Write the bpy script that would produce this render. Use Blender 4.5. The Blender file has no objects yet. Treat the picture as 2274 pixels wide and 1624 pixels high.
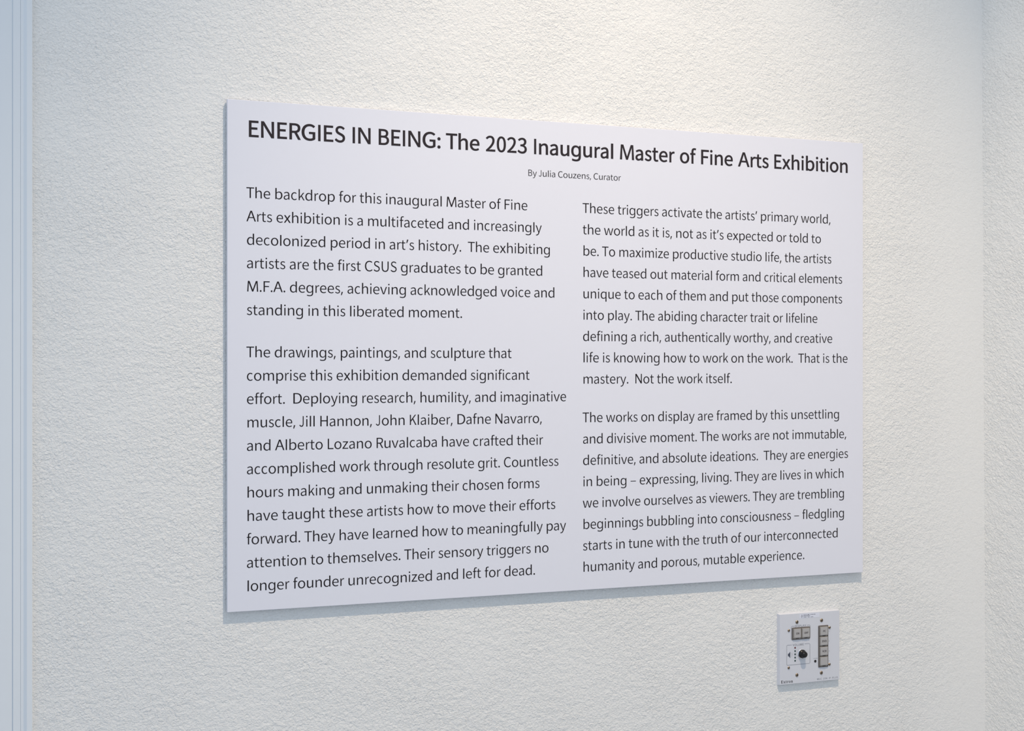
import bpy, bmesh, math
from mathutils import Vector
from mathutils.geometry import tessellate_polygon

# ------------------------------------------------------------------ units
# x runs along the wall, y into it, z up.  y = 0 is the face of the text panel.
MM = 0.001
EYE = 1.55                      # camera height
WALL_Y = 7.5 * MM               # plane of the textured wall
S = bpy.context.scene

# ------------------------------------------------------------------ camera
cam = bpy.data.cameras.new('camera')
cam.sensor_width = 36
cam.lens = 3502 / 2274 * 36
cam.shift_y = 7 / 2274
cam.clip_start = 0.05
co = bpy.data.objects.new('camera', cam)
S.collection.objects.link(co)
co.location = (-0.81587, -1.84817, EYE)
co.rotation_euler = (math.pi / 2, 0, -math.radians(23.819))
S.camera = co

# ------------------------------------------------------------------ light
S.view_settings.view_transform = 'Standard'
S.view_settings.look = 'None'
S.view_settings.exposure = 0.0
S.view_settings.gamma = 1.0
S.view_settings.use_curve_mapping = False

w = bpy.data.worlds.new('gallery_daylight')
S.world = w
w.use_nodes = True
bg = w.node_tree.nodes['Background']
bg.inputs[0].default_value = (0.715, 0.835, 0.985, 1)
bg.inputs[1].default_value = 0.86

def light(kind, name, loc, target, energy, color, **kw):
    l = bpy.data.lights.new(name, kind)
    l.energy = energy; l.color = color
    for k, v in kw.items(): setattr(l, k, v)
    o = bpy.data.objects.new(name, l)
    S.collection.objects.link(o)
    o.location = loc
    o.rotation_euler = (Vector(target) - Vector(loc)).to_track_quat('-Z', 'Y').to_euler()
    return o

# warm track spot above the panel
light('SPOT', 'track_spot', (0.12, -1.0, EYE + 1.75), (0.14, 0, EYE - 1.10), 152, (1.0, 0.81, 0.60),
      spot_size=math.radians(66), spot_blend=1.0, shadow_soft_size=0.022)
# ------------------------------------------------------------------ materials
def mat(name, col, rough=0.6, metal=0.0, spec=0.5, grain=None, coat=0.0):
    m = bpy.data.materials.new(name); m.use_nodes = True
    nt = m.node_tree; b = nt.nodes['Principled BSDF']
    b.inputs['Base Color'].default_value = (*col, 1)
    b.inputs['Roughness'].default_value = rough
    b.inputs['Metallic'].default_value = metal
    b.inputs['Specular IOR Level'].default_value = spec
    b.inputs['Coat Weight'].default_value = coat
    if grain:
        sc, amt = grain
        tc = nt.nodes.new('ShaderNodeTexCoord'); n = nt.nodes.new('ShaderNodeTexNoise')
        n.inputs['Scale'].default_value = sc; n.inputs['Detail'].default_value = 2
        mx = nt.nodes.new('ShaderNodeMix'); mx.data_type = 'RGBA'
        mx.inputs[6].default_value = (*[c * (1 - amt) for c in col], 1)
        mx.inputs[7].default_value = (*[min(1, c * (1 + amt)) for c in col], 1)
        nt.links.new(tc.outputs['Object'], n.inputs['Vector'])
        nt.links.new(n.outputs['Fac'], mx.inputs[0])
        nt.links.new(mx.outputs[2], b.inputs['Base Color'])
    return m

def plaster(name, col, scale, dist, fade=None, blotch=0.02, stretch=(0.95, 0.95, 1.12), turn=0.0):
    """Rolled, lightly knocked-down wall paint: fine wrinkled relief."""
    m = bpy.data.materials.new(name); m.use_nodes = True
    nt = m.node_tree; N = nt.nodes; L = nt.links
    b = N['Principled BSDF']
    b.inputs['Roughness'].default_value = 0.75
    b.inputs['Specular IOR Level'].default_value = 0.15
    tc = N.new('ShaderNodeTexCoord')
    mp = N.new('ShaderNodeMapping'); mp.inputs['Scale'].default_value = stretch
    mp.inputs['Rotation'].default_value = (math.radians(turn), 0, 0); mp.vector_type = 'TEXTURE' if turn else 'POINT'
    L.new(tc.outputs['Object'], mp.inputs['Vector'])
    def noise(sc, det, dis, rough=0.5):
        n = N.new('ShaderNodeTexNoise')
        n.inputs['Scale'].default_value = sc; n.inputs['Detail'].default_value = det
        n.inputs['Distortion'].default_value = dis; n.inputs['Roughness'].default_value = rough
        L.new(mp.outputs[0], n.inputs['Vector'])
        return n.outputs['Fac']
    def math_(op, a, c=None, d=None):
        n = N.new('ShaderNodeMath'); n.operation = op
        for i, v in enumerate((a, c, d)):
            if v is None: continue
            if isinstance(v, (int, float)): n.inputs[i].default_value = v
            else: L.new(v, n.inputs[i])
        return n.outputs[0]
    a = noise(scale, 3.0, 0.6, 0.6)
    r = math_('ABSOLUTE', math_('SUBTRACT', noise(scale * 0.55, 1.0, 0.4), 0.5))
    r = math_('SMOOTH_MIN', math_('MULTIPLY', r, 3.0), 0.35, 0.2)
    c = noise(scale * 0.3, 1.0, 0.3)
    h = math_('ADD', a, math_('MULTIPLY', r, 0.22))
    h = math_('ADD', h, math_('MULTIPLY', c, 0.7))
    bp = N.new('ShaderNodeBump')
    bp.inputs['Distance'].default_value = dist
    # relief varies from patch to patch
    v = math_('ADD', math_('MULTIPLY', noise(9, 1, 0), 0.9), 0.55)
    if fade:
        x0, x1, lo = fade           # relief flattens towards the taped corner
        sx = N.new('ShaderNodeSeparateXYZ'); L.new(tc.outputs['Object'], sx.inputs[0])
        mr = N.new('ShaderNodeMapRange'); mr.interpolation_type = 'SMOOTHSTEP'
        mr.inputs['From Min'].default_value = x0; mr.inputs['From Max'].default_value = x1
        mr.inputs['To Min'].default_value = 1.0; mr.inputs['To Max'].default_value = lo
        L.new(sx.outputs[0], mr.inputs['Value'])
        v = math_('MULTIPLY', v, mr.outputs[0])
    L.new(math_('MULTIPLY', h, v), bp.inputs['Height'])
    L.new(bp.outputs[0], b.inputs['Normal'])
    mx = N.new('ShaderNodeMix'); mx.data_type = 'RGBA'
    mx.inputs[6].default_value = (*[k * (1 - blotch) for k in col], 1)
    mx.inputs[7].default_value = (*[min(1, k * (1 + blotch)) for k in col], 1)
    L.new(noise(scale * 1.3, 2, 0), mx.inputs[0]); L.new(mx.outputs[2], b.inputs['Base Color'])
    return m

M_WALL = plaster('wall_paint', (0.80, 0.80, 0.79), 350, 0.0016, fade=(0.60, 0.76, 0.30))
M_WALLR = plaster('side_wall_paint', (0.88, 0.87, 0.845), 250, 0.0024, stretch=(1.0, 1.2, 0.8), turn=35)
M_TRIM = mat('trim_paint', (0.74, 0.77, 0.80), 0.45, grain=(40, 0.01))
M_FLOOR = mat('polished_concrete', (0.42, 0.41, 0.40), 0.35, grain=(3, 0.12))
M_BOARD = mat('coated_paper', (0.725, 0.735, 0.81), 0.45, spec=0.25, grain=(600, 0.004))
M_CORE = mat('foam_core', (0.80, 0.79, 0.77), 0.8)
M_INK = mat('black_ink', (0.009, 0.006, 0.008), 0.5, spec=0.2)
M_INK2 = mat('heading_ink', (0.026, 0.020, 0.024), 0.5, spec=0.2)
M_PLATE = mat('plate_enamel', (0.62, 0.635, 0.69), 0.38, grain=(500, 0.01))
M_PINK = mat('plate_print', (0.055, 0.065, 0.10), 0.5)
M_SCREW = mat('screw_steel', (0.30, 0.235, 0.17), 0.28, metal=1.0)
M_DARK = mat('recess_black', (0.012, 0.010, 0.010), 0.6)
M_KNOB = mat('knob_plastic', (0.008, 0.007, 0.008), 0.32, spec=0.35)
M_CHROME = mat('collar_metal', (0.75, 0.75, 0.78), 0.18, metal=1.0)
M_BEZEL = mat('button_surround', (0.20, 0.18, 0.17), 0.28, metal=0.5)
M_BTN = mat('button_smoke_plastic', (0.22, 0.20, 0.18), 0.16, coat=0.5)
M_BTNF = mat('button_legend_film', (0.40, 0.39, 0.39), 0.35)
M_BINK = mat('button_print', (0.03, 0.02, 0.025), 0.5)
M_RED = mat('red_led_lens', (0.10, 0.006, 0.012), 0.2)
M_GREEN = mat('green_led_lens', (0.008, 0.035, 0.032), 0.2)
M_STICK = mat('sticker_film', (0.68, 0.70, 0.79), 0.4)

# ------------------------------------------------------------------ helpers
def add(name, bm, m, parent=None, smooth=False):
    me = bpy.data.meshes.new(name); bm.to_mesh(me); bm.free()
    me.materials.append(m)
    if smooth:
        for p in me.polygons: p.use_smooth = True
    o = bpy.data.objects.new(name, me); S.collection.objects.link(o)
    if parent: o.parent = parent
    return o

def empty(name, loc, label, cat, group=None):
    o = bpy.data.objects.new(name, None); S.collection.objects.link(o)
    o.location = loc; o['label'] = label; o['category'] = cat
    o.empty_display_size = 0.02
    if group: o['group'] = group
    return o

def box(bm, x0, x1, y0, y1, z0, z1, inset=0.0, bevel=0.0):
    """inset shrinks the front (y0) face: a chamfered block."""
    i = inset
    v = [bm.verts.new(p) for p in ((x0 + i, y0, z0 + i), (x1 - i, y0, z0 + i), (x1 - i, y0, z1 - i), (x0 + i, y0, z1 - i),
                                   (x0, y1, z0), (x1, y1, z0), (x1, y1, z1), (x0, y1, z1))]
    fs = [bm.faces.new([v[k] for k in q]) for q in ((0, 1, 2, 3), (7, 6, 5, 4), (4, 5, 1, 0), (6, 7, 3, 2), (5, 6, 2, 1), (7, 4, 0, 3))]
    if bevel:
        es = list({e for f in fs for e in f.edges})
        bmesh.ops.bevel(bm, geom=es, offset=bevel, segments=2, affect='EDGES', profile=0.6)
    return bm

def rrect(x0, x1, z0, z1, r, n=6):
    pts = []
    for cx, cz, a0 in ((x1 - r, z0 + r, -90), (x1 - r, z1 - r, 0), (x0 + r, z1 - r, 90), (x0 + r, z0 + r, 180)):
        for k in range(n + 1):
            a = math.radians(a0 + 90 * k / n); pts.append((cx + r * math.cos(a), cz + r * math.sin(a)))
    return pts

def circle(cx, cz, r, n=24):
    return [(cx + r * math.cos(2 * math.pi * k / n), cz + r * math.sin(2 * math.pi * k / n)) for k in range(n)]

def stack(bm, rings, cap0=True, cap1=True):
    """rings: list of (points, y); lofts them together."""
    R = [[bm.verts.new((x, y, z)) for x, z in pts] for pts, y in rings]
    n = len(R[0])
    for a, b in zip(R, R[1:]):
        for k in range(n):
            bm.faces.new((a[k], a[(k + 1) % n], b[(k + 1) % n], b[k]))
    if cap0: bm.faces.new(list(reversed(R[0])))
    if cap1: bm.faces.new(R[-1])
    bmesh.ops.recalc_face_normals(bm, faces=bm.faces)
    return bm

def flat(bm, polys, y):
    """fill one outline with its holes, facing the viewer (-y)."""
    idx = [Vector((p[0], p[1], 0)) for c in polys for p in c]
    vs = [bm.verts.new((p.x, y, p.y)) for p in idx]
    for t in tessellate_polygon([[Vector((p[0], p[1], 0)) for p in c] for c in polys]):
        a, b, c = [idx[k] for k in t]
        ar = (b - a).cross(c - a).z
        if abs(ar) < 1e-14: continue
        q = t if ar > 0 else (t[0], t[2], t[1])
        try: bm.faces.new([vs[k] for k in q])
        except ValueError: pass
    return bm

def stroke(bm, pts, wd, y, closed=False):
    """a printed line of width wd"""
    n = len(pts); P = [Vector(p) for p in pts]; L_, R_ = [], []
    for i in range(n):
        a = P[i - 1] if (i or closed) else P[i]; b = P[(i + 1) % n] if (i < n - 1 or closed) else P[i]
        d = (b - a).normalized(); nn = Vector((-d.y, d.x)) * wd / 2
        L_.append(bm.verts.new(((P[i] + nn).x, y, (P[i] + nn).y))); R_.append(bm.verts.new(((P[i] - nn).x, y, (P[i] - nn).y)))
    for i in range(n if closed else n - 1):
        j = (i + 1) % n
        bm.faces.new((L_[i], R_[i], R_[j], L_[j]))
    return bm

# ------------------------------------------------------------------ setting
def slab(name, x0, x1, y0, y1, z0, z1, m):
    o = add(name, box(bmesh.new(), x0, x1, y0, y1, z0, z1), m); o['kind'] = 'structure'; return o

XL = -0.5915                     # where the plaster meets the casing
bm = bmesh.new()
# the right corner leans a few millimetres, as built
vs = [bm.verts.new(p) for p in ((XL - 0.02, WALL_Y, 0), (0.7770, WALL_Y, 0), (0.7560, WALL_Y, 3.4), (XL - 0.02, WALL_Y, 3.4),
                                (XL - 0.02, WALL_Y + 0.12, 0), (0.90, WALL_Y + 0.12, 0), (0.90, WALL_Y + 0.12, 3.4), (XL - 0.02, WALL_Y + 0.12, 3.4))]
for q in ((0, 1, 2, 3), (7, 6, 5, 4), (4, 5, 1, 0), (6, 7, 3, 2), (5, 6, 2, 1), (7, 4, 0, 3)): bm.faces.new([vs[k] for k in q])
add('wall_back', bm, M_WALL)['kind'] = 'structure'
bm = bmesh.new()
vs = [bm.verts.new(p) for p in ((0.7770, WALL_Y, 0), (0.7560, WALL_Y, 3.4), (0.7560, -2.6, 3.4), (0.7770, -2.6, 0),
                                (0.90, WALL_Y, 0), (0.90, WALL_Y, 3.4), (0.90, -2.6, 3.4), (0.90, -2.6, 0))]
for q in ((0, 1, 2, 3), (7, 6, 5, 4), (4, 5, 1, 0), (6, 7, 3, 2), (5, 6, 2, 1), (7, 4, 0, 3)): bm.faces.new([vs[k] for k in q])
bmesh.ops.recalc_face_normals(bm, faces=bm.faces)
add('wall_right', bm, M_WALLR)['kind'] = 'structure'
slab('floor', -3.2, 0.90, -2.6, WALL_Y + 0.12, -0.05, 0, M_FLOOR)

# door casing at the left: a moulded profile run floor to head (x, y) in mm, right to left
def profile(name, pts, m, z0=0.0, z1=3.4):
    bm = bmesh.new()
    A = [bm.verts.new((x * MM, y * MM, z0)) for x, y in pts]; B = [bm.verts.new((x * MM, y * MM, z1)) for x, y in pts]
    n = len(pts)
    for k in range(n): bm.faces.new((A[k], A[(k + 1) % n], B[(k + 1) % n], B[k]))
    bm.faces.new(A); bm.faces.new(list(reversed(B)))
    bmesh.ops.recalc_face_normals(bm, faces=bm.faces)
    o = add(name, bm, m); o['kind'] = 'structure'; return o

profile('trim_1', [(-591.8, 8), (-591.8, 1.6), (-592.3, 1.0), (-598.0, 1.0), (-601.3, 3.6), (-604.3, 3.6), (-604.6, 4.2), (-604.9, 3.6),
                   (-612.6, 3.6), (-612.6, 60), (-591.8, 60)], M_TRIM)
profile('trim_2', [(-612.6, 5.2), (-615.0, 4.8), (-618.0, 4.6), (-621.0, 4.5), (-700.0, 4.5), (-700.0, 60), (-612.6, 60)], M_TRIM)
slab('wall_left', -3.2, -0.70, 0.030, WALL_Y + 0.12, 0, 3.4, M_WALLR)

# ------------------------------------------------------------------ lettering
# outlines of a plain humanist sans: char, advance;contour;contour (1/1000 em)
GL = {}
for line in ''',207;156 95,135 26,108 -47,78 -116,20 -116,37 -43,53 35,65 105,150 105
.207;103 -12,133 -4,154 18,162 50,154 83,133 104,103 112,74 104,53 83,45 50,53 18,74 -4
0513;257 -12,317 -2,369 27,411 75,442 144,461 232,468 339,461 446,442 533,411 600,369 648,317 676,257 686,196 676,145 648,103 600,72 533,53 446,46 339,53 232,72 144,103 75,145 27,196 -2;257 56,214 67,178 99,151 154,134 234,128 339,134 444,151 523,178 578,214 609,257 620,300 609,336 578,363 523,380 444,386 339,380 234,363 154,336 99,300 67
1513;81 0,453 0,453 70,317 70,317 674,252 674,213 655,167 639,112 626,112 573,233 573,233 70,81 70
2513;41 0,467 0,467 73,279 73,168 66,257 155,331 241,387 324,422 407,434 488,425 555,400 609,359 651,304 677,237 686,177 679,125 659,79 628,37 588,86 540,127 580,174 608,226 618,281 608,320 580,344 538,351 485,339 413,303 335,242 249,155 155,41 50
3513;243 -12,312 -4,372 21,419 61,450 114,461 180,450 243,419 293,374 329,318 351,318 356,367 380,405 415,429 461,438 518,429 576,402 623,359 657,305 679,240 686,168 675,106 647,52 606,97 553,139 587,186 610,238 618,285 610,322 589,344 555,352 511,346 470,327 435,291 407,238 389,165 383,165 318,247 312,307 294,346 266,368 228,375 183,365 131,337 91,293 67,238 58,185 64,140 81,102 106,70 135,27 81,65 46,112 16,171 -4
4513;314 0,394 0,394 186,484 186,484 253,394 253,394 674,300 674,18 241,18 186,314 186;314 253,106 253,261 483,315 582,319 582,314 460
5513;242 -12,298 -5,350 15,396 48,432 94,455 151,464 219,457 287,436 341,404 382,362 411,314 428,260 434,222 431,189 422,158 407,176 602,431 602,431 674,102 674,79 360,125 331,161 353,197 366,238 371,285 364,324 344,353 313,372 270,378 217,371 163,350 119,319 86,280 65,234 58,180 64,135 81,98 104,67 132,25 77,63 44,111 16,170 -4
6513;278 -12,339 -2,392 27,435 73,463 134,473 207,465 283,440 343,401 385,348 410,285 418,231 409,178 381,131 337,139 431,157 503,185 555,220 591,261 611,306 617,346 611,383 593,413 565,461 617,419 653,366 677,302 686,247 680,195 660,149 626,109 576,78 509,59 425,52 322,60 220,82 136,116 71,162 25,217 -3;133 270,179 320,226 348,271 356,315 349,349 330,374 299,388 257,393 207,384 144,360 96,323 65,278 54,231 63,193 90,164 134,144 194
7513;183 0,271 0,280 147,300 275,334 393,389 506,470 623,470 674,45 674,45 602,374 602,304 494,253 384,217 269,195 143
8513;259 -12,329 -3,388 21,432 59,461 106,470 162,461 224,436 273,400 310,357 339,357 344,388 373,417 410,438 456,446 507,438 565,414 614,376 652,324 676,261 684,201 676,150 653,110 617,84 570,75 513,82 464,102 422,131 386,166 358,166 354,121 324,81 282,53 230,43 167,53 109,82 59,128 21,188 -3;305 366,247 391,198 421,164 461,152 513,160 558,182 592,216 614,260 622,308 612,344 587,367 549,374 502,366 454,343 408;260 51,203 60,158 86,128 125,117 175,124 221,144 262,173 298,211 327,266 304,315 280,355 250,381 213,390 165,381 118,354 82,313 59
9513;217 -12,271 -5,321 15,367 51,406 103,436 172,456 259,463 366,455 464,433 544,398 606,352 651,297 677,235 686,174 676,121 647,79 601,51 540,41 467,49 392,74 333,113 290,165 264,227 256,284 266,337 294,384 337,375 244,356 172,329 119,295 84,257 64,214 58,172 64,133 82,100 109,54 57,96 22,150 -3;383 408,336 356,288 327,241 318,188 329,151 359,128 406,120 467,129 530,153 579,190 610,236 621,283 612,322 586,352 543,372 484
:207;103 348,133 355,154 377,162 410,154 442,133 464,103 472,74 464,53 442,45 410,53 377,74 355;103 -12,133 -4,154 18,162 50,154 83,133 104,103 112,74 104,53 83,45 50,53 18,74 -4
A612;4 0,98 0,169 206,439 206,509 0,608 0,357 674,254 674;192 273,228 377,302 605,306 605,380 377,416 273
B542;83 0,276 0,340 5,395 22,441 49,475 88,497 137,505 198,496 259,470 307,431 340,382 359,382 363,420 385,447 419,464 461,470 509,463 563,443 605,412 636,370 658,320 670,262 674,83 674;159 388,159 607,252 607,304 603,344 591,372 571,389 540,395 498,390 460,374 430,345 407,304 393,249 388;159 68,159 322,265 322,323 317,369 303,402 279,423 245,430 200,423 152,402 115,368 88,322 73,265 68
C580;343 -12,404 -6,458 13,505 44,547 85,501 139,456 98,405 72,346 63,287 71,236 96,195 137,165 192,146 260,139 339,146 418,166 485,197 538,239 578,290 603,349 611,402 603,447 581,485 548,531 603,498 634,456 661,405 679,348 686,279 678,216 655,161 617,116 566,82 501,60 425,53 337,60 248,81 172,114 108,159 56,212 19,274 -4
D666;98 0,279 0,364 8,438 30,499 66,546 116,581 179,602 253,609 339,602 426,581 500,546 561,498 610,436 645,362 667,275 674,98 674;187 70,187 605,267 605,344 597,406 574,455 536,489 484,510 418,517 339,510 260,489 194,455 141,406 102,344 78,267 70
E492;84 0,446 0,446 73,161 73,161 318,393 318,393 391,161 391,161 602,437 602,437 674,84 674
F487;89 0,170 0,170 303,417 303,417 374,170 374,170 602,461 602,461 674,89 674
G646;365 -12,430 -6,489 10,538 35,577 66,577 349,351 349,351 279,497 279,497 102,464 81,421 67,373 63,305 71,248 96,203 137,170 192,150 260,143 339,151 418,172 485,206 538,251 578,307 603,372 611,433 603,482 580,520 548,567 603,533 633,489 660,435 679,369 686,295 678,227 655,169 617,121 566,85 501,62 425,54 337,62 248,84 172,120 108,167 56,224 19,291 -4
H652;90 0,173 0,173 318,479 318,479 0,562 0,562 674,479 674,479 392,173 392,173 674,90 674
I239;82 0,157 0,157 674,82 674
J370;164 -12,209 -5,244 16,271 49,289 91,300 142,304 198,304 674,239 674,239 206,234 140,219 96,193 71,158 63,124 70,95 95,70 139,24 95,50 49,81 15,119 -5
K542;85 0,162 0,162 213,268 351,452 0,539 0,316 418,509 674,421 674,164 336,162 336,162 674,85 674
L472;88 0,447 0,447 73,168 73,168 674,88 674
M804;100 0,182 0,182 373,180 437,176 507,170 572,174 572,233 418,370 68,432 68,568 418,627 572,631 572,625 507,621 437,619 373,619 0,704 0,704 674,594 674,455 314,405 173,401 173,349 314,210 674,100 674
N658;92 0,171 0,171 354,169 425,165 495,161 565,165 565,237 426,480 0,566 0,566 674,486 674,486 324,488 252,492 180,498 110,493 110,421 249,177 674,92 674
O689;345 -12,414 -4,477 20,531 58,575 110,607 175,628 252,635 339,628 427,607 503,575 566,531 618,477 655,414 678,345 686,275 678,212 655,158 618,114 566,82 503,61 427,54 339,61 252,82 175,114 110,158 58,212 20,275 -4;345 63,287 71,238 97,197 138,167 193,149 260,142 339,149 418,167 485,197 538,238 578,287 603,345 611,402 603,451 578,492 538,522 485,540 418,547 339,540 260,522 193,492 138,451 97,402 71
P532;85 0,162 0,162 268,264 268,328 274,383 291,428 319,462 359,483 411,491 476,483 542,462 593,427 630,381 655,325 670,261 674,85 674;162 337,162 605,250 605,309 601,355 588,387 564,407 527,413 476,407 425,389 386,357 359,312 343,254 337
R538;164 354,164 605,268 605,321 601,363 588,394 566,412 532,419 486,412 438,394 401,363 375,321 359,268 354;426 0,514 0,357 295,403 313,442 341,471 379,490 427,496 486,489 548,468 596,435 632,392 656,339 670,280 674,86 674,86 0,164 0,164 286,275 286
S493;251 -12,321 -2,379 25,421 66,448 118,457 179,448 245,421 294,382 331,333 360,247 401,211 419,178 441,155 472,146 514,154 554,176 585,212 605,259 611,311 604,357 582,397 549,437 603,388 646,328 675,259 686,197 677,144 653,103 615,77 566,68 508,79 443,108 394,148 359,191 335,278 292,318 271,351 248,372 216,380 172,371 127,346 93,306 70,252 63,191 73,134 102,85 146,40 87,83 46,133 15,189 -5
T497;210 0,287 0,287 602,471 602,471 674,26 674,26 602,210 602
U647;324 -12,379 -7,429 8,473 34,509 73,537 126,554 194,560 278,560 674,480 674,480 276,475 204,459 149,435 109,403 82,366 67,324 63,283 67,246 82,215 109,191 149,176 204,170 276,170 674,88 674,88 278,94 194,111 126,138 73,175 34,218 8,268 -7
V558;228 0,332 0,558 674,467 674,352 309,283 86,279 86,211 309,95 674,1 674
Y541;223 0,317 0,317 261,542 674,444 674,348 484,273 336,269 336,196 484,99 674,-1 674,223 261
a482;186 -12,241 -2,293 23,340 58,342 58,349 0,414 0,414 298,408 365,390 420,358 461,313 487,253 496,181 486,119 462,70 433,100 377,141 402,188 421,240 429,279 422,306 404,324 377,333 343,336 307,230 289,150 263,94 228,61 183,51 126,57 78,76 40,105 12,142 -6;208 54,176 59,150 72,132 96,126 131,133 166,155 195,194 219,254 238,336 252,336 118,292 83,251 61
b569;305 -12,360 -4,412 19,456 57,491 108,514 173,522 250,516 320,499 380,471 429,432 466,383 489,323 496,268 487,215 463,166 429,169 515,169 710,85 710,85 0,152 0,159 50,163 50,209 17,257 -4;291 57,254 62,213 77,169 107,169 362,215 398,260 420,302 428,353 420,390 396,415 358,430 309,435 249,428 183,408 130,377 90,338 66
c448;269 -12,325 -4,377 17,423 49,388 104,356 80,318 63,276 56,227 65,186 89,155 128,135 179,128 242,136 304,156 355,188 394,229 419,278 428,313 423,345 408,373 386,414 439,377 468,331 488,275 496,215 489,161 466,114 430,78 379,54 316,46 242,53 167,75 105,110 55,155 18,208 -4
d564;252 -12,309 -2,359 23,402 57,405 57,412 0,480 0,480 710,397 710,397 523,401 440,359 470,314 490,262 496,207 488,156 465,113 428,79 377,56 315,48 242,55 167,74 104,104 54,144 18,194 -4;270 57,223 65,185 89,157 127,140 178,134 242,141 304,161 355,192 394,231 419,277 428,317 423,356 406,397 377,397 123,356 86,314 64
e501;282 -12,344 -5,397 12,443 37,414 92,376 71,336 58,291 53,239 61,195 83,161 119,138 166,128 223,459 223,463 269,457 334,440 390,412 435,374 468,325 489,267 496,212 489,160 465,115 428,79 378,56 315,47 242,55 167,79 105,115 55,163 19,219 -4;128 281,144 345,176 392,219 421,269 431,311 425,345 407,370 376,385 334,391 281
f292;30 418,96 418,96 0,178 0,178 418,281 418,281 484,178 484,178 561,182 602,195 632,217 650,247 656,265 655,283 650,302 643,320 706,295 714,268 719,238 721,186 714,146 693,118 660,102 616,96 562,96 484,30 480
g559;250 493,281 491,310 485,337 475,361 461,383 442,403 420,407 420,418 484,482 484,482 -8,479 -51,471 -90,458 -123,440 -152,416 -175,386 -193,351 -206,310 -214,264 -217,229 -216,197 -213,167 -209,138 -203,112 -195,88 -186,88 -113,113 -124,139 -133,169 -141,201 -146,234 -150,268 -151,298 -149,324 -142,347 -130,367 -114,382 -94,394 -71,400 -44,403 -14,403 5,404 36,405 64,402 64,383 42,362 23,339 9,312 -1,283 -7,251 -9,206 -5,167 7,132 28,103 57,80 93,63 136,53 185,50 241,53 296,63 345,80 388,103 425,132 455,166 476,206 489;261 426,235 424,212 417,191 405,174 388,159 367,148 341,139 312,134 278,133 240,135 198,141 161,151 130,166 103,184 83,207 68,233 59,263 56,286 57,308 60,326 65,343 73,357 83,370 95,380 110,389 127,395 147,400 170,403 195,404 222,404 241,402 282,397 318,389 348,377 372,361 392,342 407,319 418,292 424
h555;84 0,168 0,168 351,214 392,257 417,304 425,346 418,375 395,392 354,398 296,398 0,481 0,481 307,475 374,458 427,428 465,385 489,329 496,267 485,213 456,165 415,168 515,168 710,84 710
i234;78 0,157 0,157 484,78 484;117 584,144 591,163 609,169 638,163 666,144 684,117 691,91 684,73 666,66 638,73 609,91 591
k469;78 0,155 0,155 127,241 234,376 0,461 0,286 289,440 484,353 484,158 229,155 229,155 710,78 710
l236;158 0,78 0,78 686,158 686
m834;83 0,166 0,166 351,209 393,250 417,288 425,329 418,357 395,374 354,379 296,379 0,461 0,461 351,505 393,546 417,585 425,625 418,653 395,670 354,675 296,675 0,757 0,757 307,752 374,734 427,705 465,663 489,610 496,552 485,499 452,448 404,429 442,401 472,363 490,313 496,257 485,206 456,160 414,159 414,150 484,83 484
n555;84 0,167 0,167 351,213 392,255 417,302 425,344 418,373 395,390 354,396 296,396 0,479 0,479 307,473 374,455 427,426 465,383 489,328 496,265 485,211 456,162 414,160 414,152 484,84 484
o549;275 -12,333 -4,387 18,433 55,470 105,493 167,502 242,493 316,470 379,433 430,387 466,333 489,275 496,216 489,162 466,116 430,79 379,56 316,47 242,56 167,79 105,116 55,162 18,216 -4;275 56,227 65,188 89,158 128,139 179,132 242,139 304,158 355,188 394,227 419,275 428,322 419,362 394,392 355,411 304,418 242,411 179,392 128,362 89,322 65
p569;84 -204,169 -204,169 -40,166 45,212 14,258 -5,304 -12,359 -4,411 19,455 57,489 108,512 173,520 250,515 320,498 380,469 429,431 466,381 489,322 496,265 487,212 462,163 428,162 428,153 484,84 484;290 57,254 62,213 77,169 107,169 362,215 398,259 420,301 428,351 420,389 396,414 358,429 309,433 249,426 183,407 130,376 90,337 66
q563;396 -204,479 -204,479 484,413 484,405 439,403 439,360 470,314 490,262 496,207 488,156 465,113 428,78 377,56 315,48 242,55 167,73 104,104 54,144 18,194 -4,252 -12,307 -3,357 22,400 56,396 -32;270 57,222 65,184 89,157 127,139 178,133 242,141 304,161 355,192 394,231 419,276 428,316 423,356 406,396 377,396 123,355 86,314 64
r327;78 0,155 0,155 311,180 363,210 398,240 417,270 423,287 422,300 420,314 415,329 486,314 492,298 495,280 496,243 489,208 469,177 437,150 396,148 396,141 484,78 484
s396;198 -12,257 -4,303 16,337 48,358 87,365 132,357 180,335 216,303 242,265 262,225 279,188 294,156 312,134 333,126 363,131 390,147 412,174 428,212 433,250 427,284 412,316 390,353 441,313 469,265 489,211 496,156 490,111 470,79 441,59 403,52 359,64 306,95 267,138 240,186 219,224 204,258 184,282 160,291 127,285 98,269 74,240 58,201 52,150 59,105 79,64 110,27 55,76 21,134 -3
t331;230 -12,260 -9,290 -2,319 6,303 68,286 61,267 56,248 54,214 61,191 79,178 108,175 147,175 418,305 418,305 484,175 484,175 620,108 620,99 484,24 480,24 418,95 418,95 150,99 96,113 51,139 17,177 -4
u551;228 -12,275 -5,317 12,355 40,390 76,393 76,399 0,468 0,468 484,386 484,386 141,342 94,299 67,252 59,210 66,182 89,165 129,160 187,160 484,76 484,76 177,82 110,100 57,129 19,172 -4
v481;193 0,292 0,469 484,386 484,291 209,245 66,240 66,194 209,100 484,12 484
w736;163 0,261 0,331 259,365 400,370 400,404 261,475 0,577 0,712 484,631 484,559 204,529 70,524 70,489 204,411 484,329 484,251 204,218 70,214 70,184 204,110 484,25 484
x463;14 0,103 0,171 113,222 200,227 200,282 113,356 0,449 0,283 244,436 484,348 484,285 378,241 297,236 297,187 378,119 484,27 484,180 252
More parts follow.
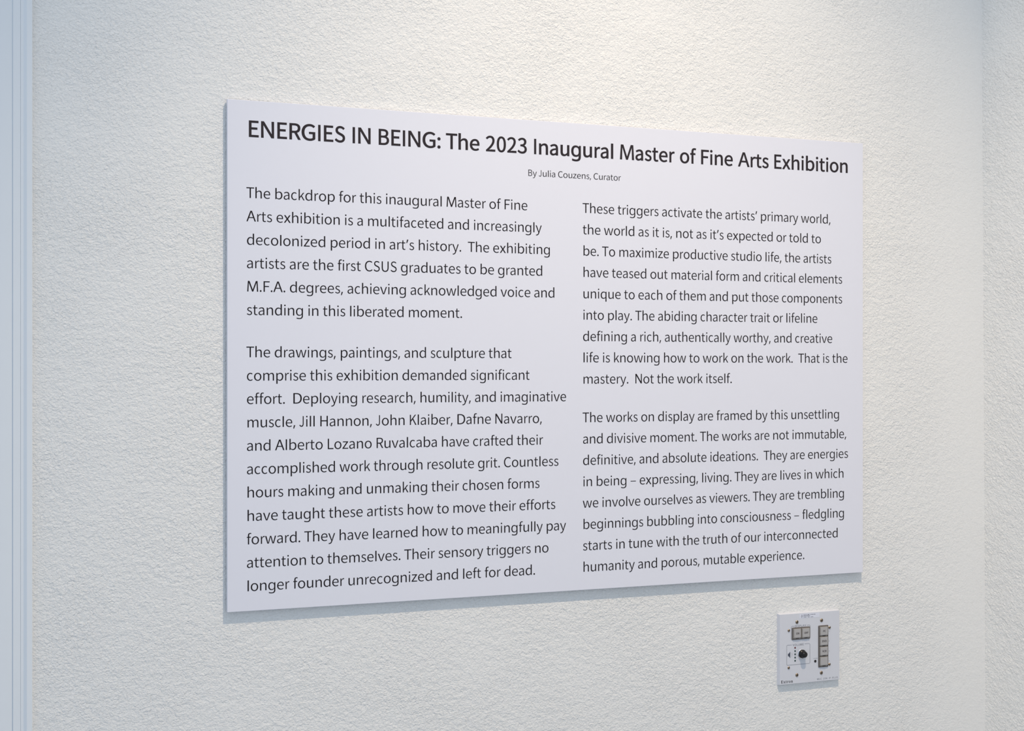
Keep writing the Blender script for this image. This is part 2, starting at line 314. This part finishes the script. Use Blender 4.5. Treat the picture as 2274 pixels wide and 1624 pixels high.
y471;91 -209,145 -200,188 -177,224 -141,252 -95,275 -41,459 484,379 484,290 216,250 78,246 78,197 216,98 484,12 484,209 -1,198 -37,180 -79,156 -112,125 -134,88 -142,50 -134,33 -199,50 -204,70 -207
z428;32 0,402 0,402 66,135 66,394 440,394 484,59 484,59 418,289 418,32 44
–500;43 223,457 223,457 278,43 278
’206;174 664,153 592,124 515,93 443,32 443,45 499,59 560,70 620,79 674,168 674'''.split('\n'):
    parts = line[1:].split(';')
    GL[line[0]] = (int(parts[0]), [[tuple(map(float, p.split())) for p in c.split(',')] for c in parts[1:]])
FIT = dict(T=(2, 495), M=(52, 752), J=(0, 284), A=(4, 608), N=(78, 580), H=(78, 574), E=(78, 452), F=(78, 470), D=(78, 630), S=(42, 454),
           C=(38, 550), G=(38, 588), B=(78, 504), K=(78, 536), L=(78, 455), R=(78, 528), V=(2, 556), a=(39, 413), b=(74, 531), c=(38, 405),
           d=(38, 490), e=(38, 463), g=(38, 489), h=(74, 486), n=(74, 486), m=(74, 766), o=(38, 511), p=(74, 531), q=(38, 490),
           r=(74, 326), s=(34, 362), t=(18, 312), u=(68, 478), v=(8, 473), w=(16, 720), x=(8, 455), y=(8, 463), z=(20, 410), i=(66, 168), l=(74, 162), k=(74, 466))
def fitg(ch):
    w_, cs = GL[ch]
    if ch not in FIT: return
    a, b = FIT[ch]; xs = [p[0] for c in cs for p in c]; lo, hi = min(xs), max(xs)
    GL[ch] = (w_, [[(a + (x - lo) * (b - a) / (hi - lo), y) for x, y in c] for c in cs])
for ch in list(GL): fitg(ch)

GL['N'] = (658, [[(76, 0), (76, 674), (172, 674), (503, 150), (503, 674), (582, 674), (582, 0), (491, 0), (155, 528), (155, 0)]])
GL['A'] = (612, [[(4, 0), (92, 0), (169, 210), (441, 210), (519, 0), (608, 0), (357, 674), (253, 674)], [(193, 274), (305, 580), (417, 274)]])
GL['M'] = (804, [[(52, 0), (94, 674), (204, 674), (402, 137), (600, 674), (710, 674), (752, 0), (668, 0), (645, 555), (438, 0), (362, 0), (160, 555), (134, 0)]])
GL['x'] = (463, [[(8, 0), (180, 247), (18, 484), (120, 484), (234, 312), (346, 484), (446, 484), (283, 249), (455, 0), (352, 0), (231, 184), (108, 0)]])
def area(c): return sum(c[i - 1][0] * c[i][1] - c[i][0] * c[i - 1][1] for i in range(len(c))) / 2
def grow(cs, dx, dy):
    out = []
    big = max(cs, key=lambda c: abs(area(c))); sg = 1 if area(big) > 0 else -1
    for c in cs:
        n = len(c); r = []
        for i in range(n):
            p, a, b = Vector(c[i]), Vector(c[i - 1]), Vector(c[(i + 1) % n])
            u, v = (p - a).normalized(), (b - p).normalized()
            n1, n2 = Vector((u.y, -u.x)), Vector((v.y, -v.x)); nn = n1 + n2
            k = min(2.2, 1 / max(0.2, (nn.length / 2) ** 2)) / 2
            nn = nn * k * sg
            r.append((p.x + nn.x * dx, p.y + nn.y * dy))
        out.append(r)
    return out
_cache = {}
def glyph(ch, bold):
    if (ch, bold) in _cache: return _cache[ch, bold]
    w_, cs = GL[ch]
    if bold:
        cs = grow([[(x * 1.03, y) for x, y in c] for c in cs], 15 * bold, 12 * bold)
        f = 674 / (674 + 24 * bold)
        cs = [[(x + 4, (y + 12 * bold) * f) for x, y in c] for c in cs]; w_ = w_ * 1.03 + 8
    else: cs = grow(cs, -1.5, -3.5)
    # outer outlines with the holes they contain
    def inside(p, c):
        r = False
        for i in range(len(c)):
            (x1, y1), (x2, y2) = c[i - 1], c[i]
            if (y1 > p[1]) != (y2 > p[1]) and p[0] < (x2 - x1) * (p[1] - y1) / (y2 - y1) + x1: r = not r
        return r
    outer = [c for c in cs if not any(inside(c[0], d) for d in cs if d is not c)]
    groups = [[o] + [c for c in cs if c not in outer and inside(c[0], o)] for o in outer]
    _cache[ch, bold] = (w_, groups); return _cache[ch, bold]

def text(bm, s, x, z, em, y, x_end=None, bold=False, space=212, sx=1.0, track=0.0):
    """set s with its baseline at z from pen position x (mm); x_end fits the line length."""
    pen, items = 0.0, []
    for ch in s:
        if ch == ' ': pen += space + track; continue
        w_, g = glyph(ch, bold); items.append((pen, g)); pen += w_ + track
    k = em * sx / 1000
    if x_end is not None:
        last = items[-1]; right = last[0] + max(p[0] for grp in last[1] for c in grp for p in c)
        k = (x_end - x) / right
    for pn, g in items:
        for grp in g:
            flat(bm, [[((x + (pn + px) * k) * MM, (z + py * em / 1000) * MM) for px, py in c] for c in grp], y * MM)
    return bm

# ------------------------------------------------------------------ text panel (mm from the panel's own lower left corner)
PX0, PX1, PZ0, PZ1 = -369.1, 545.0, -289.4, 320.3
panel = empty('text_board', (PX0 * MM, WALL_Y, EYE + PZ0 * MM),
              'large white foam board with a bold heading over two columns of black text', 'sign')
panel['kind'] = 'thing'
W_, H_ = PX1 - PX0, PZ1 - PZ0
FY = -7.5                                        # panel face, measured from the wall
def P(o, name='part'): o.parent = panel; return o
P(add('board', box(bmesh.new(), 0, W_ * MM, FY * MM, (FY + 5) * MM, 0, H_ * MM, bevel=0.0004), M_BOARD))
for a, b in ((0.06, 0.10), (0.81, 0.85)):
    P(add('mounting_strip', box(bmesh.new(), a, b, (FY + 5) * MM, 0, 0.05, 0.56), M_CORE))
INK = FY - 0.12
def Zb(v): return v - PZ0
def X(v): return v - PX0
bm = bmesh.new()
HEADW = [('ENERGIES', -343.18, -223.27), ('IN', -213.69, -190.47), ('BEING:', -180.0, -98.05), ('The', -90.89, -45.12), ('2023', -36.5, 20.9), ('Inaugural', 31.15, 145.89), ('Master', 155.86, 238.7), ('of', 246.75, 271.93), ('Fine', 279.65, 329.55), ('Arts', 337.73, 387.19), ('Exhibition', 396.43, 518.79)]
for wd, a, b in HEADW:
    first = min(p[0] for grp in glyph(wd[0], True)[1] for c in grp for p in c)
    kk = 29.45 / 1000
    x0 = X(a) - first * kk
    text(bm, wd, x0, Zb(276.6), 29.45, INK, x_end=X(b), bold=True)
P(add('heading', bm, M_INK2))
bm = bmesh.new()
text(bm, 'By Julia Couzens, Curator', X(22.87) - 0.9, Zb(248.2), 12.25, INK, x_end=X(157.27))
P(add('byline', bm, M_INK))
PARAS = [(-346.29, 203.75, [('The backdrop for this inaugural Master of Fine', 21.53), ('Arts exhibition is a multifaceted and increasingly', 41.97), ('decolonized period in art’s history.  The exhibiting', 53.54), ('artists are the first CSUS graduates to be granted', 42.61), ('M.F.A. degrees, achieving acknowledged voice and', 59.99), ('standing in this liberated moment.', -69.03)]),
 (-346.29, 13.57, [('The drawings, paintings, and sculpture that', -0.63), ('comprise this exhibition demanded significant', 24.71), ('effort.  Deploying research, humility, and imaginative', 76.83), ('muscle, Jill Hannon, John Klaiber, Dafne Navarro,', 41.97), ('and Alberto Lozano Ruvalcaba have crafted their', 43.89), ('accomplished work through resolute grit. Countless', 65.81), ('hours making and unmaking their chosen forms', 38.76), ('have taught these artists how to move their efforts', 61.28), ('forward. They have learned how to meaningfully pay', 76.83), ('attention to themselves. Their sensory triggers no', 51.6), ('longer founder unrecognized and left for dead.', 32.37)]),
 (100.74, 203.75, [('These triggers activate the artists’ primary world,', 489.45), ('the world as it is, not as it’s expected or told to', 473.53), ('be. To maximize productive studio life, the artists', 490.97), ('have teased out material form and critical elements', 509.28), ('unique to each of them and put those components', 509.28), ('into play. The abiding character trait or lifeline', 467.5), ('defining a rich, authentically worthy, and creative', 492.49), ('life is knowing how to work on the work.  That is the', 518.48), ('mastery.  Not the work itself.', 327.9)]),
 (100.74, -70.22, [('The works on display are framed by this unsettling', 503.93), ('and divisive moment. The works are not immutable,', 516.18), ('definitive, and absolute ideations.  They are energies', 519.25), ('in being – expressing, living. They are lives in which', 511.58), ('we involve ourselves as viewers. They are trembling', 512.34), ('beginnings bubbling into consciousness – fledgling', 512.34), ('starts in tune with the truth of our interconnected', 501.64), ('humanity and porous, mutable experience.', 445.72)])]
for x0, z, lines in PARAS:
    bm = bmesh.new()
    for k, (s, xe) in enumerate(lines):
        text(bm, s, X(x0), Zb(z - 27.93 * k), 19.05, INK, x_end=X(xe))
    P(add('paragraph', bm, M_INK))

# ------------------------------------------------------------------ control plate (mm from its lower left front corner)
CX, CZ = 407.0, -438.8
plate = empty('control_panel', (CX * MM, WALL_Y, EYE + CZ * MM),
              'small square white wall plate with gray buttons and a black knob', 'control panel')
plate['kind'] = 'thing'
T = 5.3                                           # plate thickness
PW, PH = 99.3, 97.4
def Q(name, bm, m, parent=plate, smooth=False): return add(name, bm, m, parent, smooth)
def rr(x0, x1, z0, z1, r, n=5): return [(a * MM, b * MM) for a, b in rrect(x0, x1, z0, z1, r, n)]
def ci(x, z, r, n=24): return [(a * MM, b * MM) for a, b in circle(x, z, r, n)]
b_ = 1.4
Q('cover_plate', stack(bmesh.new(), [(rr(-b_, PW + b_, -b_, PH + b_, 0.8), 0), (rr(-b_, PW + b_, -b_, PH + b_, 0.8), -0.5 * MM),
                                     (rr(-0.05, PW + 0.05, -0.05, PH + 0.05, 0.5), -(T - 0.15) * MM), (rr(0.15, PW - 0.15, 0.15, PH - 0.15, 0.4), -T * MM)]), M_PLATE)
F = -T
def screw(name, x, z, r, cross):
    s = Q(name, stack(bmesh.new(), [(ci(x, z, r), F * MM), (ci(x, z, r), (F - 0.35) * MM), (ci(x, z, r * 0.72), (F - 0.95) * MM), (ci(x, z, r * 0.3), (F - 1.1) * MM)]), M_SCREW, smooth=False)
    bm = bmesh.new()
    for a in (cross, cross + 90):
        a = math.radians(a); dx, dz = math.cos(a), math.sin(a); l, h = r * 0.62, r * 0.15
        pts = [((x + dx * l * s1 - dz * h * s2) * MM, (z + dz * l * s1 + dx * h * s2) * MM) for s1, s2 in ((-1, -1), (1, -1), (1, 1), (-1, 1))]
        stack(bm, [(pts, (F - 0.8) * MM), (pts, (F - 1.14) * MM)])
    Q('cross_slot', bm, M_DARK, s)
    return s
for x, z, a in ((28.1, 85.5, 35), (69.1, 85.3, 40), (28.0, 11.6, 20), (68.8, 11.6, 45)): screw('mounting_screw', x, z, 2.45, a)
for x, z, a in ((14.6, 74.5, 30), (82.6, 74.3, 80), (14.4, 22.7, 60), (82.4, 22.5, 85)): screw('module_screw', x, z, 1.9, a)
Q('configuration_socket', stack(bmesh.new(), [(ci(58.6, 28.6, 1.9), F * MM), (ci(58.6, 28.6, 1.9), (F - 0.25) * MM), (ci(58.6, 28.6, 1.5), (F - 0.3) * MM), (ci(58.6, 28.6, 1.2), (F - 0.08) * MM)]), M_DARK)

def bezel(x0, x1, z0, z1):
    bm = bmesh.new()
    o1, o2, i1 = rr(x0, x1, z0, z1, 1.2), rr(x0 + .35, x1 - .35, z0 + .35, z1 - .35, 1.0), rr(x0 + 0.9, x1 - 0.9, z0 + 0.9, z1 - 0.9, 0.7)
    return Q('button_bezel', stack(bm, [(o1, F * MM), (o1, (F - 0.7) * MM), (o2, (F - 1.0) * MM), (i1, (F - 0.9) * MM), (i1, (F - 0.1) * MM)]), M_BEZEL)
def button(x0, x1, z0, z1, s, em=4.2):
    bm = stack(bmesh.new(), [(rr(x0, x1, z0, z1, 0.9), (F - 0.05) * MM), (rr(x0, x1, z0, z1, 0.9), (F - 1.5) * MM),
                             (rr(x0 + .5, x1 - .5, z0 + .5, z1 - .5, 0.8), (F - 2.1) * MM), (rr(x0 + 1.3, x1 - 1.3, z0 + 1.7, z1 - 1.1, 0.7), (F - 2.3) * MM)])
    o = Q('push_button', bm, M_BTN)
    fx0, fx1, fz0, fz1 = x0 + 1.3, x1 - 1.1, z0 + 1.7, z1 - 1.0
    Q('button_face', stack(bmesh.new(), [(rr(fx0, fx1, fz0, fz1, 0.5), (F - 2.0) * MM), (rr(fx0, fx1, fz0, fz1, 0.5), (F - 2.5) * MM), (rr(fx0 + .2, fx1 - .2, fz0 + .2, fz1 - .2, 0.4), (F - 2.6) * MM)]), M_BTNF, o)
    bm = bmesh.new()                              # raised finger lip along the lower edge
    xm = (x0 + x1) / 2
    for a, b in ((x0 + .8, x0 + 1.7), (xm - 2.6, xm + 2.6), (x1 - 1.7, x1 - .8)):
        stack(bm, [(rr(a, b, z0 + .35, z0 + 1.05, 0.25, 3), (F - 1.6) * MM), (rr(a, b, z0 + .35, z0 + 1.05, 0.25, 3), (F - 2.35) * MM)])
    Q('finger_lip', bm, M_DARK, o)
    if s:
        wd = sum(GL[c][0] + 14 for c in s) * em * 1.05 / 1000
        cx = (fx0 + fx1) / 2 + 0.4
        bm = text(bmesh.new(), s, cx - wd / 2, (fz0 + fz1) / 2 - em * 0.36, em, F - 2.66, bold=2, sx=0.98)
        Q('legend', bm, M_BINK, o)
    return o
bezel(19.4, 49.5, 61.2, 78.2); bezel(63.4, 80.1, 19.4, 78.2)
button(20.6, 34.2, 62.4, 77.0, 'ON', 4.0); button(34.7, 48.4, 62.4, 77.0, 'OFF', 4.0)
for k, s in enumerate(('PC', 'DVD', 'VCR', '')):
    z1 = 76.9 - 14.08 * k
    button(64.7, 78.9, z1 - 13.7, z1, s, 4.0)

# volume knob
kx, kz = 36.2, 40.6
Q('knob_collar', stack(bmesh.new(), [(ci(kx, kz, 6.7, 40), F * MM), (ci(kx, kz, 6.7, 40), (F - 0.4) * MM), (ci(kx, kz, 6.1, 40), (F - 0.9) * MM), (ci(kx, kz, 3, 40), (F - 0.9) * MM)]), M_CHROME, smooth=False)
kn = Q('volume_knob', stack(bmesh.new(), [(ci(kx, kz, 5.7, 40), (F - 0.7) * MM), (ci(kx, kz, 5.9, 40), (F - 1.2) * MM), (ci(kx, kz, 5.9, 40), (F - 2.4) * MM), (ci(kx, kz, 5.5, 40), (F - 3.1) * MM), (ci(kx, kz, 4.6, 40), (F - 3.8) * MM),
                                         (ci(kx, kz, 4.25, 40), (F - 4.4) * MM), (ci(kx, kz, 4.1, 40), (F - 7.9) * MM), (ci(kx, kz, 3.8, 40), (F - 8.3) * MM), (ci(kx, kz, 0.5, 40), (F - 8.35) * MM)]), M_KNOB, smooth=True)
a = math.radians(140)
bm = bmesh.new(); stroke(bm, [((kx + r * math.cos(a)) * MM, (kz + r * math.sin(a)) * MM) for r in (2.2, 3.7)], 0.25 * MM, (F - 8.42) * MM)
Q('pointer_mark', bm, M_CHROME, kn)

# level lights
for k, z in enumerate((49.8, 45.3, 40.8, 36.2, 31.7)):
    o = Q('indicator_light', stack(bmesh.new(), [(ci(25.0, z, 1.25, 18), F * MM), (ci(25.0, z, 1.2, 18), (F - 0.25) * MM), (ci(25.0, z, 0.7, 18), (F - 0.55) * MM)]), M_RED if k == 0 else M_GREEN)
    if k == 0: o['label'] = 'red indicator light'

# printed marks
IY = F - 0.06
LW = 0.38
def frame_marks(x0, x1, z0, z1, g0, g1):
    pts = rrect(x0, x1, z0, z1, 1.6, 6)               # starts lower right, runs anticlockwise
    n = 14
    a, b = pts[:n], pts[n:]
    line = [(g0, z1)] + b + pts[:1] + pts[1:n] + [(g1, z1)]
    return [(x * MM, z * MM) for x, z in line]
bm = bmesh.new(); stroke(bm, frame_marks(18.6, 50.0, 61.0, 79.9, 23.6, 44.6), LW * MM, IY * MM); Q('display_outline', bm, M_PINK)
bm = bmesh.new(); stroke(bm, frame_marks(11.2, 49.6, 26.3, 54.1, 19.6, 40.8), LW * MM, IY * MM); Q('volume_outline', bm, M_PINK)
def mark(name, s, x0, x1, z, em, **kw):
    return Q(name, text(bmesh.new(), s, x0, z, em, IY, x_end=x1, **kw), M_PINK)
mark('display_lettering', 'DISPLAY', 24.4, 43.2, 78.5, 4.1, track=45)
mark('volume_lettering', 'VOLUME', 21.2, 39.4, 52.3, 4.3, track=60)
mark('config_lettering', 'CONFIG', 55.4, 62.5, 31.9, 1.7, track=40)
mark('model_lettering', 'MLC 104 IP PLUS', 61.4, 96.4, 1.9, 3.7, space=420, track=90)
for s, z in zip('1234', (68.6, 54.7, 40.6, 26.8)):
    mark('button_number', s, 81.2, 82.4, z, 2.2)
# loudspeaker symbol with two sound arcs
bm = flat(bmesh.new(), [[(x * MM, z * MM) for x, z in ((13.2, 38.7), (14.6, 38.7), (17.0, 35.8), (17.0, 45.1), (14.6, 42.4), (13.2, 42.4))]], IY * MM)
for r, h in ((2.0, 55), (3.2, 58)):
    stroke(bm, [((17.2 + r * math.cos(math.radians(t))) * MM, (40.5 + r * 1.25 * math.sin(math.radians(t))) * MM) for t in range(-h, h + 1, 11)], 0.16 * MM, IY * MM)
Q('loudspeaker_symbol', bm, M_PINK)
# maker's name in bold roman serif capitals and small letters
bm = bmesh.new()
def seg(x0, x1, z0, z1): flat(bm, [[(x0 * MM, z0 * MM), (x1 * MM, z0 * MM), (x1 * MM, z1 * MM), (x0 * MM, z1 * MM)]], IY * MM)
def poly(*p): flat(bm, [[(x * MM, z * MM) for x, z in p]], IY * MM)
ox, oz = 2.0, 1.7
def E_(x):
    seg(x + .35, x + 1.25, oz + .15, oz + 3.95); seg(x, x + 3.0, oz, oz + .25); seg(x, x + 2.9, oz + 3.85, oz + 4.1)
    seg(x + 1.25, x + 2.2, oz + 1.95, oz + 2.2); seg(x + 2.05, x + 2.3, oz + 1.45, oz + 2.7)
    poly((x + 3.15, oz + 1.2), (x + 2.9, oz + 1.2), (x + 2.3, oz + .1), (x + 3.0, oz)); poly((x + 2.95, oz + 3.0), (x + 2.9, oz + 4.1), (x + 2.2, oz + 3.95), (x + 2.75, oz + 3.0))
def x_(x):
    poly((x + .1, oz + 2.75), (x + .95, oz + 2.75), (x + 2.55, oz), (x + 1.65, oz)); poly((x + .15, oz), (x + .45, oz), (x + 2.4, oz + 2.75), (x + 2.05, oz + 2.75))
    seg(x, x + 1.2, oz + 2.62, oz + 2.82); seg(x + 1.6, x + 2.6, oz + 2.62, oz + 2.82); seg(x - .05, x + .85, oz, oz + .2); seg(x + 1.35, x + 2.7, oz, oz + .2)
def t_(x):
    seg(x + .4, x + 1.1, oz + .25, oz + 3.0); poly((x + .4, oz + 2.9), (x + 1.1, oz + 2.9), (x + 1.1, oz + 3.7)); seg(x, x + 1.75, oz + 2.55, oz + 2.8)
    poly((x + .4, oz + .3), (x + .75, oz - .03), (x + 1.3, oz), (x + 1.8, oz + .45), (x + 1.1, oz + .4))
def r_(x):
    seg(x + .35, x + 1.05, oz, oz + 2.75); seg(x, x + 1.5, oz, oz + .2); seg(x, x + 1.05, oz + 2.6, oz + 2.8); poly((x + 1.05, oz + 1.9), (x + 1.3, oz + 2.2), (x + 2.2, oz + 2.1), (x + 2.2, oz + 2.85), (x + 1.5, oz + 2.75), (x + 1.05, oz + 2.3))
def o_(x):
    flat(bm, [[((x + 1.35 + 1.35 * math.cos(t * .5236)) * MM, (oz + 1.4 + 1.45 * math.sin(t * .5236)) * MM) for t in range(12)],
              [((x + 1.35 + .6 * math.cos(t * .5236)) * MM, (oz + 1.4 + 1.2 * math.sin(t * .5236)) * MM) for t in range(12)]], IY * MM)
def n_(x):
    seg(x + .35, x + 1.05, oz, oz + 2.75); seg(x, x + 1.3, oz, oz + .2); seg(x, x + 1.05, oz + 2.6, oz + 2.8)
    poly((x + 1.05, oz + 1.9), (x + 1.4, oz + 2.3), (x + 1.75, oz + 2.1), (x + 1.75, oz), (x + 2.5, oz), (x + 2.5, oz + 2.3), (x + 2.1, oz + 2.85), (x + 1.6, oz + 2.85), (x + 1.05, oz + 2.35)); seg(x + 1.5, x + 2.8, oz, oz + .2)
E_(ox); x_(ox + 3.6); t_(ox + 6.7); r_(ox + 8.9); o_(ox + 11.5); n_(ox + 14.7)
for v in bm.verts: v.co.x = ox * MM + (v.co.x - ox * MM) * 19.2 / 17.5; v.co.z = oz * MM + (v.co.z - oz * MM) * 1.02
Q('maker_lettering', bm, M_INK)

# small inventory sticker at the top edge
st = Q('sticker', stack(bmesh.new(), [(rr(32.4, 65.7, 90.2, 96.3, 0.3, 2), (F - 0.01) * MM), (rr(32.4, 65.7, 90.2, 96.3, 0.3, 2), (F - 0.14) * MM)]), M_STICK)
bm = bmesh.new()
import random
rnd = random.Random(4)
def dash(x0, x1, z0, z1): flat(bm, [[(x0 * MM, z0 * MM), (x1 * MM, z0 * MM), (x1 * MM, z1 * MM), (x0 * MM, z1 * MM)]], (F - 0.2) * MM)
for cx in (36.3, 39.6, 47.8, 57.9): flat(bm, [ci(cx, 94.6, 0.62, 10)], (F - 0.2) * MM)
x = 40.8
while x < 56.4:
    if not 48.4 < x < 49.4:
        dash(x, x + 0.55, 94.15, 95.05)
    x += rnd.choice((0.85, 1.0, 1.2))
for z, xe, gaps in ((92.6, 49.6, (38.2,)), (91.0, 55.0, (37.6, 44.4, 49.6))):
    x = 34.8
    while x < xe:
        if not any(abs(x - g) < 0.7 for g in gaps): dash(x, x + 0.5, z, z + 0.7 + rnd.random() * .2)
        x += 0.85
Q('sticker_print', bm, M_PINK, st)
